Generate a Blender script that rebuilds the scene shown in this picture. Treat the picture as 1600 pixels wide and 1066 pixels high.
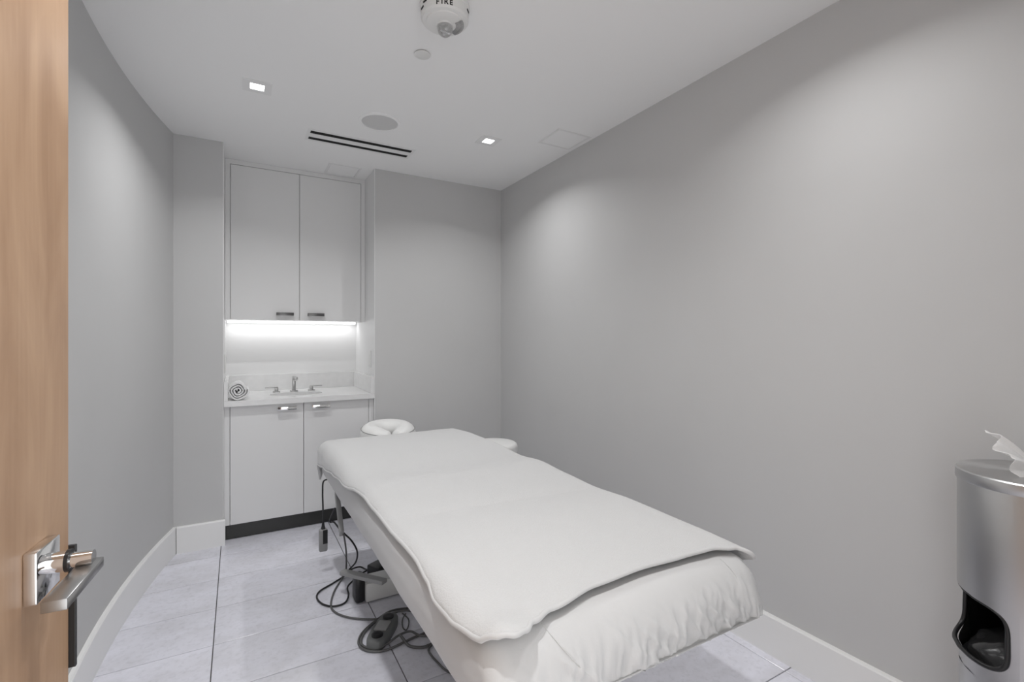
import bpy, bmesh, math, random
from mathutils import Vector, Matrix, noise
random.seed(4)
for o in list(bpy.data.objects): bpy.data.objects.remove(o)
C = bpy.context.scene.collection
S = bpy.context.scene
PI = math.pi

# ------------------------------------------------------------------ camera
CEIL = 2.398
cam = bpy.data.cameras.new('camera'); cam.sensor_width = 36; cam.lens = 16.875
cam.shift_y = -3/1600; cam.clip_start = .02
camo = bpy.data.objects.new('camera', cam); C.objects.link(camo)
camo.location = (0, 0, 1.225)
camo.rotation_euler = (PI/2, 0, -math.atan(429/750))
S.camera = camo
# ------------------------------------------------------------------ world, exposure
W = bpy.data.worlds.new('world'); S.world = W; W.use_nodes = True
W.node_tree.nodes['Background'].inputs[0].default_value = (1, 1, 1, 1)
W.node_tree.nodes['Background'].inputs[1].default_value = 1.8
S.view_settings.view_transform = 'Standard'; S.view_settings.look = 'None'
S.view_settings.gamma = 1; S.view_settings.use_curve_mapping = False
S.view_settings.exposure = 0.17
# ------------------------------------------------------------------ lights (two downlights in view, two assumed out of view, and the cabinet strip)
LAMPS = [(.08, 2.52), (1.287, 2.532), (.08, .80), (1.287, .80)]  # front pair unseen, assumed from the rear pair to light the near half
def area(name, loc, sx, sy, power, spread=PI, rot=(0, 0, 0), col=(1, 1, 1)):
    l = bpy.data.lights.new(name, 'AREA'); l.shape = 'RECTANGLE'; l.size = sx; l.size_y = sy
    l.energy = power; l.spread = spread; l.color = col
    o = bpy.data.objects.new(name, l); C.objects.link(o); o.location = loc; o.rotation_euler = rot
    return o
for (lx, ly), p in zip(LAMPS, (4.7, 3.9, 7.8, 3.4)):
    area('downlight_beam', (lx, ly, CEIL-.012), .055, .055, p, math.radians(140))
area('strip_glow', (.367, 3.862, 1.338), .84, .014, .58, PI)

# ------------------------------------------------------------------ materials
def mat(name, col, rough=.6, metal=0., bump=0., bscale=60., var=0., vscale=3., spec=.5, aniso=None, coat=0., sheen=0.):
    m = bpy.data.materials.new(name); m.use_nodes = True
    N = m.node_tree.nodes; L = m.node_tree.links; b = N['Principled BSDF']
    b.inputs['Base Color'].default_value = (*col, 1); b.inputs['Roughness'].default_value = rough
    b.inputs['Metallic'].default_value = metal; b.inputs['Specular IOR Level'].default_value = spec
    b.inputs['Coat Weight'].default_value = coat; b.inputs['Sheen Weight'].default_value = sheen
    g = N.new('ShaderNodeNewGeometry')
    if var:
        n = N.new('ShaderNodeTexNoise'); n.inputs['Scale'].default_value = vscale; n.inputs['Detail'].default_value = 5
        L.new(g.outputs['Position'], n.inputs['Vector'])
        r = N.new('ShaderNodeMapRange'); r.inputs[1].default_value = .3; r.inputs[2].default_value = .7
        r.inputs[3].default_value = 1-var; r.inputs[4].default_value = 1+var
        L.new(n.outputs['Fac'], r.inputs[0])
        mx = N.new('ShaderNodeMix'); mx.data_type = 'RGBA'; mx.blend_type = 'MULTIPLY'; mx.inputs[0].default_value = 1
        mx.inputs[6].default_value = (*col, 1); L.new(r.outputs[0], mx.inputs[7]); L.new(mx.outputs[2], b.inputs['Base Color'])
    if bump:
        n = N.new('ShaderNodeTexNoise'); n.inputs['Scale'].default_value = bscale; n.inputs['Detail'].default_value = 4
        L.new(g.outputs['Position'], n.inputs['Vector'])
        bp = N.new('ShaderNodeBump'); bp.inputs['Strength'].default_value = bump; bp.inputs['Distance'].default_value = .002
        L.new(n.outputs['Fac'], bp.inputs['Height']); L.new(bp.outputs[0], b.inputs['Normal'])
    return m
def emit(name, col, s):
    m = bpy.data.materials.new(name); m.use_nodes = True; b = m.node_tree.nodes['Principled BSDF']
    b.inputs['Base Color'].default_value = (*col, 1); b.inputs['Emission Color'].default_value = (*col, 1)
    b.inputs['Emission Strength'].default_value = s
    return m
M = {}
M['wall'] = mat('grey_wall_paint', (.59, .59, .59), .7, bump=.06, bscale=180, var=.015, vscale=2)
M['ceil'] = mat('white_ceiling_paint', (.94, .94, .94), .8, bump=.04, bscale=150)
M['trim'] = mat('white_trim_paint', (.88, .88, .875), .35, var=.01)
M['niche'] = mat('white_niche_paint', (.80, .80, .80), .5)
M['lacq'] = mat('white_lacquer', (.78, .78, .78), .32)
M['quartz'] = mat('white_quartz', (.78, .78, .78), .18, var=.03, vscale=25)
M['ceramic'] = mat('white_ceramic', (.85, .85, .85), .08)
M['plast'] = mat('white_plastic', (.80, .80, .79), .4)
M['black'] = mat('black_plastic', (.012, .012, .013), .35)
M['rubber'] = mat('black_cable', (.015, .015, .017), .5)
M['gcable'] = mat('grey_cable', (.11, .11, .11), .45)
M['grey'] = mat('grey_plastic', (.13, .135, .135), .42)
M['lgrey'] = mat('pale_grey_plastic', (.30, .30, .30), .42)
M['dark'] = mat('dark_void', (.006, .006, .006), .9)
M['toe'] = mat('dark_toe_kick', (.035, .035, .033), .25)
M['grout'] = mat('grey_grout', (.11, .105, .105), .9)
M['chrome'] = mat('chrome', (.80, .80, .80), .07, 1.)
M['nick_dark_chrome'] = mat('nickel_and_darkened_chrome', (.42, .42, .42), .28, 1.)  # on the tap this is chrome with its dark reflections put into the colour
M['shaded_chrome'] = mat('shaded_chrome_pull', (.16, .16, .16), .3, 1.)  # upper pulls: same chrome, dark look from below put into the colour
M['sheet'] = mat('white_sheet_cotton', (.61, .61, .61), .85, bump=.12, bscale=260, sheen=.15)
M['terry'] = mat('white_terry_cloth', (.62, .62, .62), .95, bump=.9, bscale=230, sheen=.3)
M['vinyl'] = mat('white_vinyl', (.80, .80, .79), .4, bump=.05, bscale=90)
M['deck'] = mat('grey_board', (.42, .42, .41), .6, var=.05, vscale=20)
M['ply'] = mat('plywood_edge', (.45, .36, .26), .6, var=.2, vscale=30)
M['towel'] = mat('white_towel_cotton', (.82, .82, .82), .95, bump=.9, bscale=200, sheen=.3)
M['mesh'] = mat('speaker_mesh', (.66, .66, .66), .7, bump=.5, bscale=700)
M['fix'] = mat('fixture_white', (.87, .87, .87), .5)
M['lens'] = emit('lamp_lens', (1, 1, 1), 6)
M['strip'] = emit('led_strip', (1, 1, 1), 2.5)
M['paper'] = mat('white_paper_wipe', (.92, .92, .92), .9, bump=.1, bscale=150)
M['bag'] = mat('black_bin_bag', (.02, .02, .021), .22, bump=.8, bscale=25)
M['ink'] = mat('black_ink', (.01, .01, .01), .7)
M['steelp'] = mat('white_painted_steel', (.62, .62, .61), .35)
def brushed():
    m = mat('brushed_steel', (.58, .58, .58), .30, 1.)
    N = m.node_tree.nodes; L = m.node_tree.links; b = N['Principled BSDF']
    b.inputs['Anisotropic'].default_value = .75
    tg = N.new('ShaderNodeTangent'); tg.direction_type = 'RADIAL'; tg.axis = 'Z'; L.new(tg.outputs[0], b.inputs['Tangent'])
    t = N.new('ShaderNodeNewGeometry'); mp = N.new('ShaderNodeMapping'); mp.inputs['Scale'].default_value = (5, 5, 700)
    n = N.new('ShaderNodeTexNoise'); n.inputs['Scale'].default_value = 1; n.inputs['Detail'].default_value = 2
    L.new(t.outputs['Position'], mp.inputs[0]); L.new(mp.outputs[0], n.inputs['Vector'])
    r = N.new('ShaderNodeMapRange'); r.inputs[3].default_value = .26; r.inputs[4].default_value = .36
    L.new(n.outputs['Fac'], r.inputs[0]); L.new(r.outputs[0], b.inputs['Roughness'])
    return m
M['steel'] = brushed()
def wood():
    m = mat('maple_veneer', (.5, .3, .18), .42)
    N = m.node_tree.nodes; L = m.node_tree.links; b = N['Principled BSDF']
    t = N.new('ShaderNodeNewGeometry'); mp = N.new('ShaderNodeMapping'); mp.inputs['Scale'].default_value = (9, 9, 2.2)
    n = N.new('ShaderNodeTexNoise'); n.inputs['Scale'].default_value = 1.4; n.inputs['Detail'].default_value = 6; n.inputs['Distortion'].default_value = .8
    mp2 = N.new('ShaderNodeMapping'); mp2.inputs['Scale'].default_value = (160, 160, 4)
    n2 = N.new('ShaderNodeTexNoise'); n2.inputs['Scale'].default_value = 1; n2.inputs['Detail'].default_value = 3
    L.new(t.outputs['Position'], mp.inputs[0]); L.new(mp.outputs[0], n.inputs['Vector'])
    L.new(t.outputs['Position'], mp2.inputs[0]); L.new(mp2.outputs[0], n2.inputs['Vector'])
    ad = N.new('ShaderNodeMix'); ad.data_type = 'FLOAT'; ad.inputs[0].default_value = .16
    L.new(n.outputs['Fac'], ad.inputs[2]); L.new(n2.outputs['Fac'], ad.inputs[3])
    cr = N.new('ShaderNodeValToRGB'); e = cr.color_ramp.elements
    e[0].position = .3; e[0].color = (.36, .215, .125, 1); e[1].position = .7; e[1].color = (.54, .355, .225, 1)
    L.new(ad.outputs[0], cr.inputs[0]); L.new(cr.outputs[0], b.inputs['Base Color'])
    return m
M['wood'] = wood()
def tile_mat():
    m = mat('pale_stone_tile', (.5, .5, .53), .13, spec=.5)
    N = m.node_tree.nodes; L = m.node_tree.links; b = N['Principled BSDF']
    t = N.new('ShaderNodeNewGeometry'); oi = N.new('ShaderNodeObjectInfo')
    sc = N.new('ShaderNodeVectorMath'); sc.operation = 'SCALE'; sc.inputs[0].default_value = (7, 3, 9)
    L.new(oi.outputs['Random'], sc.inputs['Scale'])
    ad = N.new('ShaderNodeVectorMath'); L.new(t.outputs['Position'], ad.inputs[0]); L.new(sc.outputs[0], ad.inputs[1])
    mp = N.new('ShaderNodeMapping'); mp.inputs['Scale'].default_value = (2.6, 4.2, 1); L.new(ad.outputs[0], mp.inputs[0])
    n = N.new('ShaderNodeTexNoise'); n.inputs['Scale'].default_value = 1.5; n.inputs['Detail'].default_value = 9; n.inputs['Roughness'].default_value = .65; n.inputs['Distortion'].default_value = .15
    L.new(mp.outputs[0], n.inputs['Vector'])
    cr = N.new('ShaderNodeValToRGB'); e = cr.color_ramp.elements
    e[0].position = .3; e[0].color = (.69, .685, .735, 1); e[1].position = .62; e[1].color = (.83, .83, .91, 1)
    L.new(n.outputs['Fac'], cr.inputs[0])
    mr = N.new('ShaderNodeMapRange'); mr.inputs[3].default_value = .93; mr.inputs[4].default_value = 1.05
    L.new(oi.outputs['Random'], mr.inputs[0])
    n3 = N.new('ShaderNodeTexNoise'); n3.inputs['Scale'].default_value = 55; n3.inputs['Detail'].default_value = 4; L.new(ad.outputs[0], n3.inputs['Vector'])
    r3 = N.new('ShaderNodeMapRange'); r3.inputs[1].default_value = .28; r3.inputs[2].default_value = .5; r3.inputs[3].default_value = .90; r3.inputs[4].default_value = 1
    L.new(n3.outputs['Fac'], r3.inputs[0])
    mm = N.new('ShaderNodeMath'); mm.operation = 'MULTIPLY'; L.new(mr.outputs[0], mm.inputs[0]); L.new(r3.outputs[0], mm.inputs[1])
    mx = N.new('ShaderNodeMix'); mx.data_type = 'RGBA'; mx.blend_type = 'MULTIPLY'; mx.inputs[0].default_value = 1
    L.new(cr.outputs[0], mx.inputs[6]); L.new(mm.outputs[0], mx.inputs[7]); L.new(mx.outputs[2], b.inputs['Base Color'])
    # small pits
    n2 = N.new('ShaderNodeTexNoise'); n2.inputs['Scale'].default_value = 60; n2.inputs['Detail'].default_value = 2
    L.new(ad.outputs[0], n2.inputs['Vector'])
    r2 = N.new('ShaderNodeMapRange'); r2.inputs[1].default_value = .3; r2.inputs[2].default_value = .8
    r2.inputs[3].default_value = .10; r2.inputs[4].default_value = .24
    L.new(n2.outputs['Fac'], r2.inputs[0]); L.new(r2.outputs[0], b.inputs['Roughness'])
    return m
M['tile'] = tile_mat()
def glass():
    m = bpy.data.materials.new('clear_lens'); m.use_nodes = True; b = m.node_tree.nodes['Principled BSDF']
    b.inputs['Base Color'].default_value = (.9, .9, .9, 1); b.inputs['Roughness'].default_value = .05
    b.inputs['Transmission Weight'].default_value = .85; b.inputs['IOR'].default_value = 1.45
    return m
M['clear'] = glass()

# ------------------------------------------------------------------ mesh helpers
ORI = {}
def box(bm, x0, x1, y0, y1, z0, z1, bev=0, seg=2):
    r = bmesh.ops.create_cube(bm, size=1)['verts']
    for v in r:
        v.co = Vector((x0+(x1-x0)*(v.co.x+.5), y0+(y1-y0)*(v.co.y+.5), z0+(z1-z0)*(v.co.z+.5)))
    if bev:
        es = list({e for v in r for e in v.link_edges})
        bmesh.ops.bevel(bm, geom=es, offset=bev, segments=seg, profile=.5, affect='EDGES')
def nb(): return bmesh.new()
def bx(*a, **k):
    bm = nb(); box(bm, *a, **k); return bm
def xform(bm, mtx): bmesh.ops.transform(bm, matrix=mtx, verts=bm.verts); return bm
def lathe(bm, prof, cx=0, cy=0, seg=48, mtx=None, close=False):
    rings = []
    for r, z in prof:
        if r < 1e-6: rings.append([bm.verts.new((cx, cy, z))])
        else: rings.append([bm.verts.new((cx+r*math.cos(2*PI*k/seg), cy+r*math.sin(2*PI*k/seg), z)) for k in range(seg)])
    for a, b in zip(rings, rings[1:]):
        for k in range(seg):
            j = (k+1) % seg
            if len(a) == 1 and len(b) == 1: continue
            if len(a) == 1: bm.faces.new((a[0], b[k], b[j]))
            elif len(b) == 1: bm.faces.new((a[k], b[0], a[j]))
            else: bm.faces.new((a[k], b[k], b[j], a[j]))
    if mtx is not None:
        bmesh.ops.transform(bm, matrix=mtx, verts=[v for r in rings for v in r])
    return bm
def spline(pts, n=8, closed=False):
    P = [Vector(p) for p in pts]; out = []
    m = len(P)
    for i in range(m if closed else m-1):
        if closed: p0, p1, p2, p3 = P[(i-1) % m], P[i], P[(i+1) % m], P[(i+2) % m]
        else: p0, p1, p2, p3 = P[max(i-1, 0)], P[i], P[i+1], P[min(i+2, m-1)]
        for k in range(n):
            t = k/n
            out.append(.5*((2*p1)+(-p0+p2)*t+(2*p0-5*p1+4*p2-p3)*t*t+(-p0+3*p1-3*p2+p3)*t**3))
    if not closed: out.append(P[-1])
    return out
def tube(bm, pts, r, seg=8, closed=False, rads=None):
    n = len(pts); rings = []; up = Vector((0, 0, 1)); prev = None
    for i, p in enumerate(pts):
        if closed: t = pts[(i+1) % n]-pts[(i-1) % n]
        else: t = pts[min(i+1, n-1)]-pts[max(i-1, 0)]
        t.normalize()
        if prev is None:
            a = t.orthogonal().normalized() if abs(t.z) > .99 else t.cross(up).normalized()
        else: a = (prev-t*prev.dot(t)).normalized()
        prev = a; b = t.cross(a)
        rr = rads[i] if rads else r
        rings.append([bm.verts.new(p+a*rr*math.cos(2*PI*k/seg)+b*rr*math.sin(2*PI*k/seg)) for k in range(seg)])
    for i in range(n if closed else n-1):
        A, B = rings[i], rings[(i+1) % n]
        for k in range(seg):
            j = (k+1) % seg; bm.faces.new((A[k], A[j], B[j], B[k]))
    if not closed:
        bm.faces.new(rings[0][::-1]); bm.faces.new(rings[-1])
    return bm
def prism(bm, poly, z0, z1):
    a = [bm.verts.new((x, y, z0)) for x, y in poly]; b = [bm.verts.new((x, y, z1)) for x, y in poly]
    bm.faces.new(a[::-1]); bm.faces.new(b); n = len(poly)
    for k in range(n):
        j = (k+1) % n; bm.faces.new((a[k], a[j], b[j], b[k]))
    return bm
def link(o, parent=None):
    C.objects.link(o)
    if parent: o.parent = parent
def empty(name, loc, label=None, cat=None, group=None):
    o = bpy.data.objects.new(name, None); o.empty_display_size = .1
    link(o); o.location = loc; ORI[o.name] = Vector(loc)
    if label: tag(o, label, cat, group)
    return o
def tag(o, label, cat, group=None):
    o['label'] = label; o['category'] = cat
    if group: o['group'] = group
    return o
def obj(name, bm, m, parent=None, smooth=None, label=None, pivot=None):
    """one mesh object from world-space geometry"""
    bmesh.ops.recalc_face_normals(bm, faces=bm.faces)
    if parent is None or pivot == 'own':
        xs = [v.co for v in bm.verts]
        org = Vector(((min(v.x for v in xs)+max(v.x for v in xs))/2, (min(v.y for v in xs)+max(v.y for v in xs))/2, min(v.z for v in xs)))
    else: org = ORI[parent.name].copy()
    bmesh.ops.translate(bm, verts=bm.verts, vec=-org)
    me = bpy.data.meshes.new(name); bm.to_mesh(me); bm.free(); me.materials.append(m)
    if smooth is not None:
        for p in me.polygons: p.use_smooth = True
        me.set_sharp_from_angle(angle=math.radians(smooth))
    o = bpy.data.objects.new(name, me); link(o, parent)
    o.location = org - (ORI[parent.name] if parent else Vector((0, 0, 0)))
    ORI[o.name] = org
    if label: o['label'] = label
    return o
def struct(name, bm, m, parent=None, smooth=None):
    o = obj(name, bm, m, parent, smooth)
    if parent is None: o['kind'] = 'structure'
    return o

# ------------------------------------------------------------------ room shell
WX = 1.808; BY = 3.334            # right wall, back wall
NX0, NX1, NY = -.075, .822, 3.93  # niche
floor = struct('floor', bx(-.75, WX+.12, -.3, NY+.1, -.06, -.006), M['grout'])
gx = [-.60, -.084, .5285, 1.141, 1.7535, WX]
gy = [-.184+.3055*k for k in range(13)]
base_tiles = {}
J = .0018
for i in range(len(gx)-1):
    for k in range(len(gy)-1):
        w = gx[i+1]-gx[i]; y0, y1 = gy[k], gy[k+1]
        key = round(w, 4)
        if key not in base_tiles:
            bm = bx(-w/2+J, w/2-J, -.3055/2+J, .3055/2-J, -.0075, 0, bev=.0012, seg=1)
            bmesh.ops.recalc_face_normals(bm, faces=bm.faces)
            me = bpy.data.meshes.new('tile'); bm.to_mesh(me); bm.free(); me.materials.append(M['tile']); base_tiles[key] = me
        o = bpy.data.objects.new('tile', base_tiles[key]); link(o, floor)
        o.location = Vector(((gx[i]+gx[i+1])/2, (y0+y1)/2, 0))-ORI[floor.name]

# ceiling with openings for the recessed fixtures
holes = [(x-.031, x+.031, y-.031, y+.031) for x, y in LAMPS]
SLOTS = [(.358, .945, 2.898, 2.938), (.358, .945, 2.990, 3.028)]
holes += SLOTS
xs = sorted({-.75, WX+.12} | {h[0] for h in holes} | {h[1] for h in holes})
ys = sorted({-.3, NY+.1} | {h[2] for h in holes} | {h[3] for h in holes})
bm = nb(); vc = {}
def vv(x, y, z):
    k = (x, y, z)
    if k not in vc: vc[k] = bm.verts.new(k)
    return vc[k]
CT = CEIL+.10
def inhole(a, b): return any(h[0] < a < h[1] and h[2] < b < h[3] for h in holes)
for i in range(len(xs)-1):
    for k in range(len(ys)-1):
        x0, x1, y0, y1 = xs[i], xs[i+1], ys[k], ys[k+1]
        bm.faces.new([vv(x0, y0, CT), vv(x1, y0, CT), vv(x1, y1, CT), vv(x0, y1, CT)])
        if inhole((x0+x1)/2, (y0+y1)/2):
            bm.faces.new([vv(x0, y0, CT-.02), vv(x1, y0, CT-.02), vv(x1, y1, CT-.02), vv(x0, y1, CT-.02)])
            for (a, b, c, d, ex, ey) in ((x0, y0, x1, y0, 0, -1), (x1, y0, x1, y1, 1, 0), (x1, y1, x0, y1, 0, 1), (x0, y1, x0, y0, -1, 0)):
                if not inhole((a+c)/2+ex*.001, (b+d)/2+ey*.001):
                    bm.faces.new([vv(a, b, CEIL), vv(c, d, CEIL), vv(c, d, CT-.02), vv(a, b, CT-.02)])
        else:
            bm.faces.new([vv(x0, y0, CEIL), vv(x1, y0, CEIL), vv(x1, y1, CEIL), vv(x0, y1, CEIL)])
x0, x1, y0, y1 = xs[0], xs[-1], ys[0], ys[-1]
for (a, b, c, d) in ((x0, y0, x1, y0), (x1, y0, x1, y1), (x1, y1, x0, y1), (x0, y1, x0, y0)):
    bm.faces.new([vv(a, b, CEIL), vv(c, d, CEIL), vv(c, d, CT), vv(a, b, CT)])
struct('ceiling', bm, M['ceil'])

# left wall: straight from the doorway, then a wide curve into the back corner
def lw(y): return -.468+(.0986*(y-2.1)**2 if y > 2.1 else 0)
cy_ = [-.12, .6, 1.4, 2.1]+[2.1+(BY-2.1)*k/24 for k in range(1, 25)]
inner = [(lw(y), y) for y in cy_]
outer = [(x-.11, y) for x, y in inner]
bm = nb(); prism(bm, inner+outer[::-1], 0, CEIL)
struct('wall_left', bm, M['wall'], smooth=30)
bm = nb(); prism(bm, [(lw(BY)-.11, BY), (NX0, BY), (NX0, NY+.1), (lw(BY)-.11, NY+.1)], 0, CEIL)
prism(bm, [(NX1, BY), (WX+.11, BY), (WX+.11, NY+.1), (NX1, NY+.1)], 0, CEIL)
struct('wall_back', bm, M['wall'])
struct('wall_right', bx(WX, WX+.11, -.12, BY, 0, CEIL), M['wall'])
bm = nb(); box(bm, .70, WX, -.24, -.12, 0, CEIL); box(bm, -.58, -.30, -.24, -.12, 0, CEIL); box(bm, -.30, .70, -.24, -.12, 2.1, CEIL)
struct('wall_front', bm, M['wall'])
bm = nb()
box(bm, NX0, NX1, NY, NY+.08, 0, CEIL); box(bm, NX0, NX0+.004, BY+.002, NY, 0, CEIL); box(bm, NX1-.004, NX1, BY+.002, NY, 0, CEIL)
struct('wall_niche', bm, M['niche'])
# baseboards
BH, BT = .152, .017
def board(path, h=BH, t=BT, name='baseboard'):
    """path = list of (x, y, nx, ny): wall points with normals into the room"""
    bm = nb(); prof = [(0, 0), (t, 0), (t, h-.006), (t-.004, h), (0, h)]
    rings = [[bm.verts.new((x+nx*d, y+ny*d, z)) for d, z in prof] for x, y, nx, ny in path]
    for A, B in zip(rings, rings[1:]):
        for k in range(5):
            j = (k+1) % 5; bm.faces.new((A[k], A[j], B[j], B[k]))
    bm.faces.new(rings[0]); bm.faces.new(rings[-1][::-1])
    return struct(name, bm, M['trim'], smooth=30)
pth = []
for y in cy_[1:]:
    sl = .1972*(y-2.1) if y > 2.1 else 0
    n = math.hypot(1, sl); pth.append((lw(y), y, 1/n, -sl/n))
pth[-1] = (lw(BY), BY, 1, 0)
board(pth, name='baseboard_left')
bl = board([(lw(BY)+.017, BY, 0, -1), (NX0+.012, BY, 0, -1)], name='baseboard_back')
board([(.835, BY, 0, -1), (WX, BY, 0, -1)], name='baseboard_back_right')
board([(WX, -.12, -1, 0), (WX, BY-.017, -1, 0)], name='baseboard_right')

# ------------------------------------------------------------------ door, open against the left
HX, HY = -.285, .0
ang = math.atan2(.0904, 1)
Dm = Matrix.Translation((HX, HY, 0)) @ Matrix.Rotation(-ang, 4, 'Z')     # local +Y runs along the leaf, +X out of its face
door = obj('door_1', xform(bx(-.045, 0, 0, .893, .006, 2.085, bev=.0015, seg=1), Dm), M['wood']); door['kind'] = 'structure'
hnd = obj('door_handle', xform(bx(.0, .013, .766, .828, .914, .975, bev=.0015, seg=2), Dm), M['chrome'], door, smooth=30, label='square chrome rosette with lever handle')
def cylx(x0, x1, y, z, r, seg=28):
    return lathe(nb(), [(0, x0), (r, x0), (r, x1), (0, x1)], seg=seg, mtx=Dm @ Matrix.Translation((0, y, z)) @ Matrix.Rotation(PI/2, 4, 'Y'))
bm = cylx(.012, .034, .797, .950, .0125); 
b2 = cylx(.030, .056, .797, .950, .009)
for b_ in (b2,):
    t_ = bpy.data.meshes.new('t'); b_.to_mesh(t_); b_.free(); bm.from_mesh(t_)
obj('spindle', bm, M['chrome'], hnd, smooth=40)
obj('collar', lathe(nb(), [(0, .030), (.0135, .030), (.0135, .034), (0, .034)], seg=28, mtx=Dm @ Matrix.Translation((0, .797, .950)) @ Matrix.Rotation(PI/2, 4, 'Y')), M['black'], hnd, smooth=40)
obj('lever', xform(bx(.039, .062, .700, .812, .931, .9435, bev=.0012), Dm), M['nick_dark_chrome'], hnd, smooth=30)
obj('lock_faceplate', xform(bx(-.036, .0075, .893, .899, .765, .936, bev=.001), Dm), M['black'], door, label='black lock faceplate on the door edge')
bm = nb()
for z in (.25, 1.05, 1.85):
    lathe(bm, [(0, z-.05), (.007, z-.05), (.007, z+.05), (0, z+.05)], seg=16, mtx=Dm @ Matrix.Translation((.004, -.006, 0)))
obj('hinge', bm, M['nick_dark_chrome'], door, smooth=40)

# ------------------------------------------------------------------ built-in cabinets in the niche
def pull(parent, xc, yf, zc, w, m):
    bm = nb()
    box(bm, xc-w/2, xc+w/2, yf-.034, yf-.024, zc-.010, zc+.010, bev=.001)
    for s in (-1, 1): box(bm, xc+s*(w/2-.008)-.006, xc+s*(w/2-.008)+.006, yf-.026, yf, zc-.008, zc+.008)
    return obj('handle', bm, m, parent, smooth=30, label='square bar pull')
UF, UZ0 = 3.615, 1.352
uc = empty('wall_cabinet', ((NX0+NX1)/2, UF, UZ0), 'tall white two-door wall cabinet filling the niche above the sink', 'cabinet')
bm = nb()
x0, x1 = NX0+.005, NX1-.005
box(bm, x0, -.041, UF, UF+.02, UZ0, CEIL-.001)         # left filler
box(bm, .789, x1, UF, UF+.02, UZ0, CEIL-.001)          # right filler
box(bm, -.041, .789, UF, UF+.02, 2.366, CEIL-.001)     # top rail
obj('face_frame', bm, M['lacq'], uc)
bm = nb()
box(bm, x0, x1, UF+.022, NY-.002, UZ0+.002, UZ0+.02); box(bm, x0, x1, UF+.022, NY-.002, 2.37, CEIL-.002)
box(bm, x0, x0+.018, UF+.022, NY-.002, UZ0+.02, 2.37); box(bm, x1-.018, x1, UF+.022, NY-.002, UZ0+.02, 2.37)
box(bm, .365, .381, UF+.022, NY-.002, UZ0+.02, 2.37)
obj('carcass', bm, M['lacq'], uc)
for s, (a, b) in enumerate(((-.0385, .3715), (.3745, .7865))):
    d = obj('door', bx(a, b, UF-.001, UF+.019, UZ0+.001, 2.3635, bev=.001), M['lacq'], uc)
    pull(d, .2805 if s == 0 else .4765, UF-.001, 1.395, .108, M['shaded_chrome'])
ls = obj('light_strip', bx(.367-.43, .367+.43, 3.849, 3.875, UZ0-.012, UZ0+.0015), M['strip'])
tag(ls, 'glowing LED strip fixed under the wall cabinet in the niche', 'lamp')

LF = 3.362
vc_ = empty('vanity_cabinet', ((NX0+NX1)/2, LF, 0), 'white two-door base cabinet with black toe kick under the sink counter', 'cabinet')
obj('filler_strip', bx(x0, -.041, LF, LF+.02, .10, .818), M['lacq'], vc_); obj('filler_strip', bx(.786, x1, LF, LF+.02, .10, .818), M['lacq'], vc_)
bm = nb()
box(bm, x0, x0+.018, LF+.022, NY-.002, .10, .818); box(bm, x1-.018, x1, LF+.022, NY-.002, .10, .818)
box(bm, x0, x1, LF+.022, NY-.002, .10, .118)
obj('carcass', bm, M['lacq'], vc_)
for s, (a, b) in enumerate(((-.0385, .3705), (.3735, .7835))):
    d = obj('door', bx(a, b, LF-.001, LF+.019, .10, .815, bev=.001), M['lacq'], vc_)
    pull(d, .2715 if s == 0 else .4745, LF-.001, .788, .110, M['chrome'])
obj('toe_kick', bx(x0, x1, 3.405, 3.42, .001, .0995), M['toe'], vc_, label='dark recessed toe kick')

# countertop with an oval cut-out
CZ = .853; SX, SY, SA, SB = .35, 3.575, .165, .115
ct = empty('countertop', ((NX0+NX1)/2, 3.33, CZ), 'white stone counter with upstands along the niche walls', 'counter')
bm = nb(); n = 64
X0, X1, Y0, Y1 = x0, x1, 3.328, NY-.001
def rectpt(a):
    c, s = math.cos(a), math.sin(a)
    dx = (X1-SX)/c if c > 1e-9 else ((X0-SX)/c if c < -1e-9 else 1e9)
    dy = (Y1-SY)/s if s > 1e-9 else ((Y0-SY)/s if s < -1e-9 else 1e9)
    t = min(dx, dy); return (SX+t*c, SY+t*s)
angs = sorted([2*PI*k/n for k in range(n)]+[math.atan2(yy-SY, xx-SX) % (2*PI) for xx in (X0, X1) for yy in (Y0, Y1)])
R = []
for z in (CZ-.034, CZ):
    R.append([bm.verts.new((*rectpt(a), z)) for a in angs]); R.append([bm.verts.new((SX+SA*math.cos(a), SY+SB*math.sin(a), z)) for a in angs])
n = len(angs)
for k in range(n):
    j = (k+1) % n
    bm.faces.new((R[2][k], R[2][j], R[3][j], R[3][k])); bm.faces.new((R[0][k], R[1][k], R[1][j], R[0][j]))
    bm.faces.new((R[0][k], R[0][j], R[2][j], R[2][k])); bm.faces.new((R[1][k], R[3][k], R[3][j], R[1][j]))
obj('slab', bm, M['quartz'], ct)
obj('backsplash', bx(x0, x1, NY-.021, NY-.001, CZ, .970, bev=.001), M['quartz'], ct)
obj('side_splash', bx(x1-.02, x1, 3.332, NY-.0215, CZ, .970, bev=.001), M['quartz'], ct)
obj('side_splash', bx(x0, x0+.02, 3.332, NY-.0215, CZ, .970, bev=.001), M['quartz'], ct)
sk = empty('sink', (SX, SY, CZ-.15), 'white oval undermount sink sunk in the niche counter', 'sink')
bm = nb(); rings = []
for f, z in ((1.06, -.0345), (1.0, -.036), (.985, -.06), (.92, -.10), (.78, -.132), (.5, -.147), (.14, -.15)):
    rings.append([bm.verts.new((SX+SA*f*math.cos(2*PI*k/48), SY+SB*f*math.sin(2*PI*k/48), CZ+z)) for k in range(48)])
for z, f in ((-.158, .14), (-.155, .55), (-.138, .85), (-.10, 1.0), (-.036, 1.06)):
    rings.append([bm.verts.new((SX+SA*f*math.cos(2*PI*k/48), SY+SB*f*math.sin(2*PI*k/48), CZ+z)) for k in range(48)])
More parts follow.
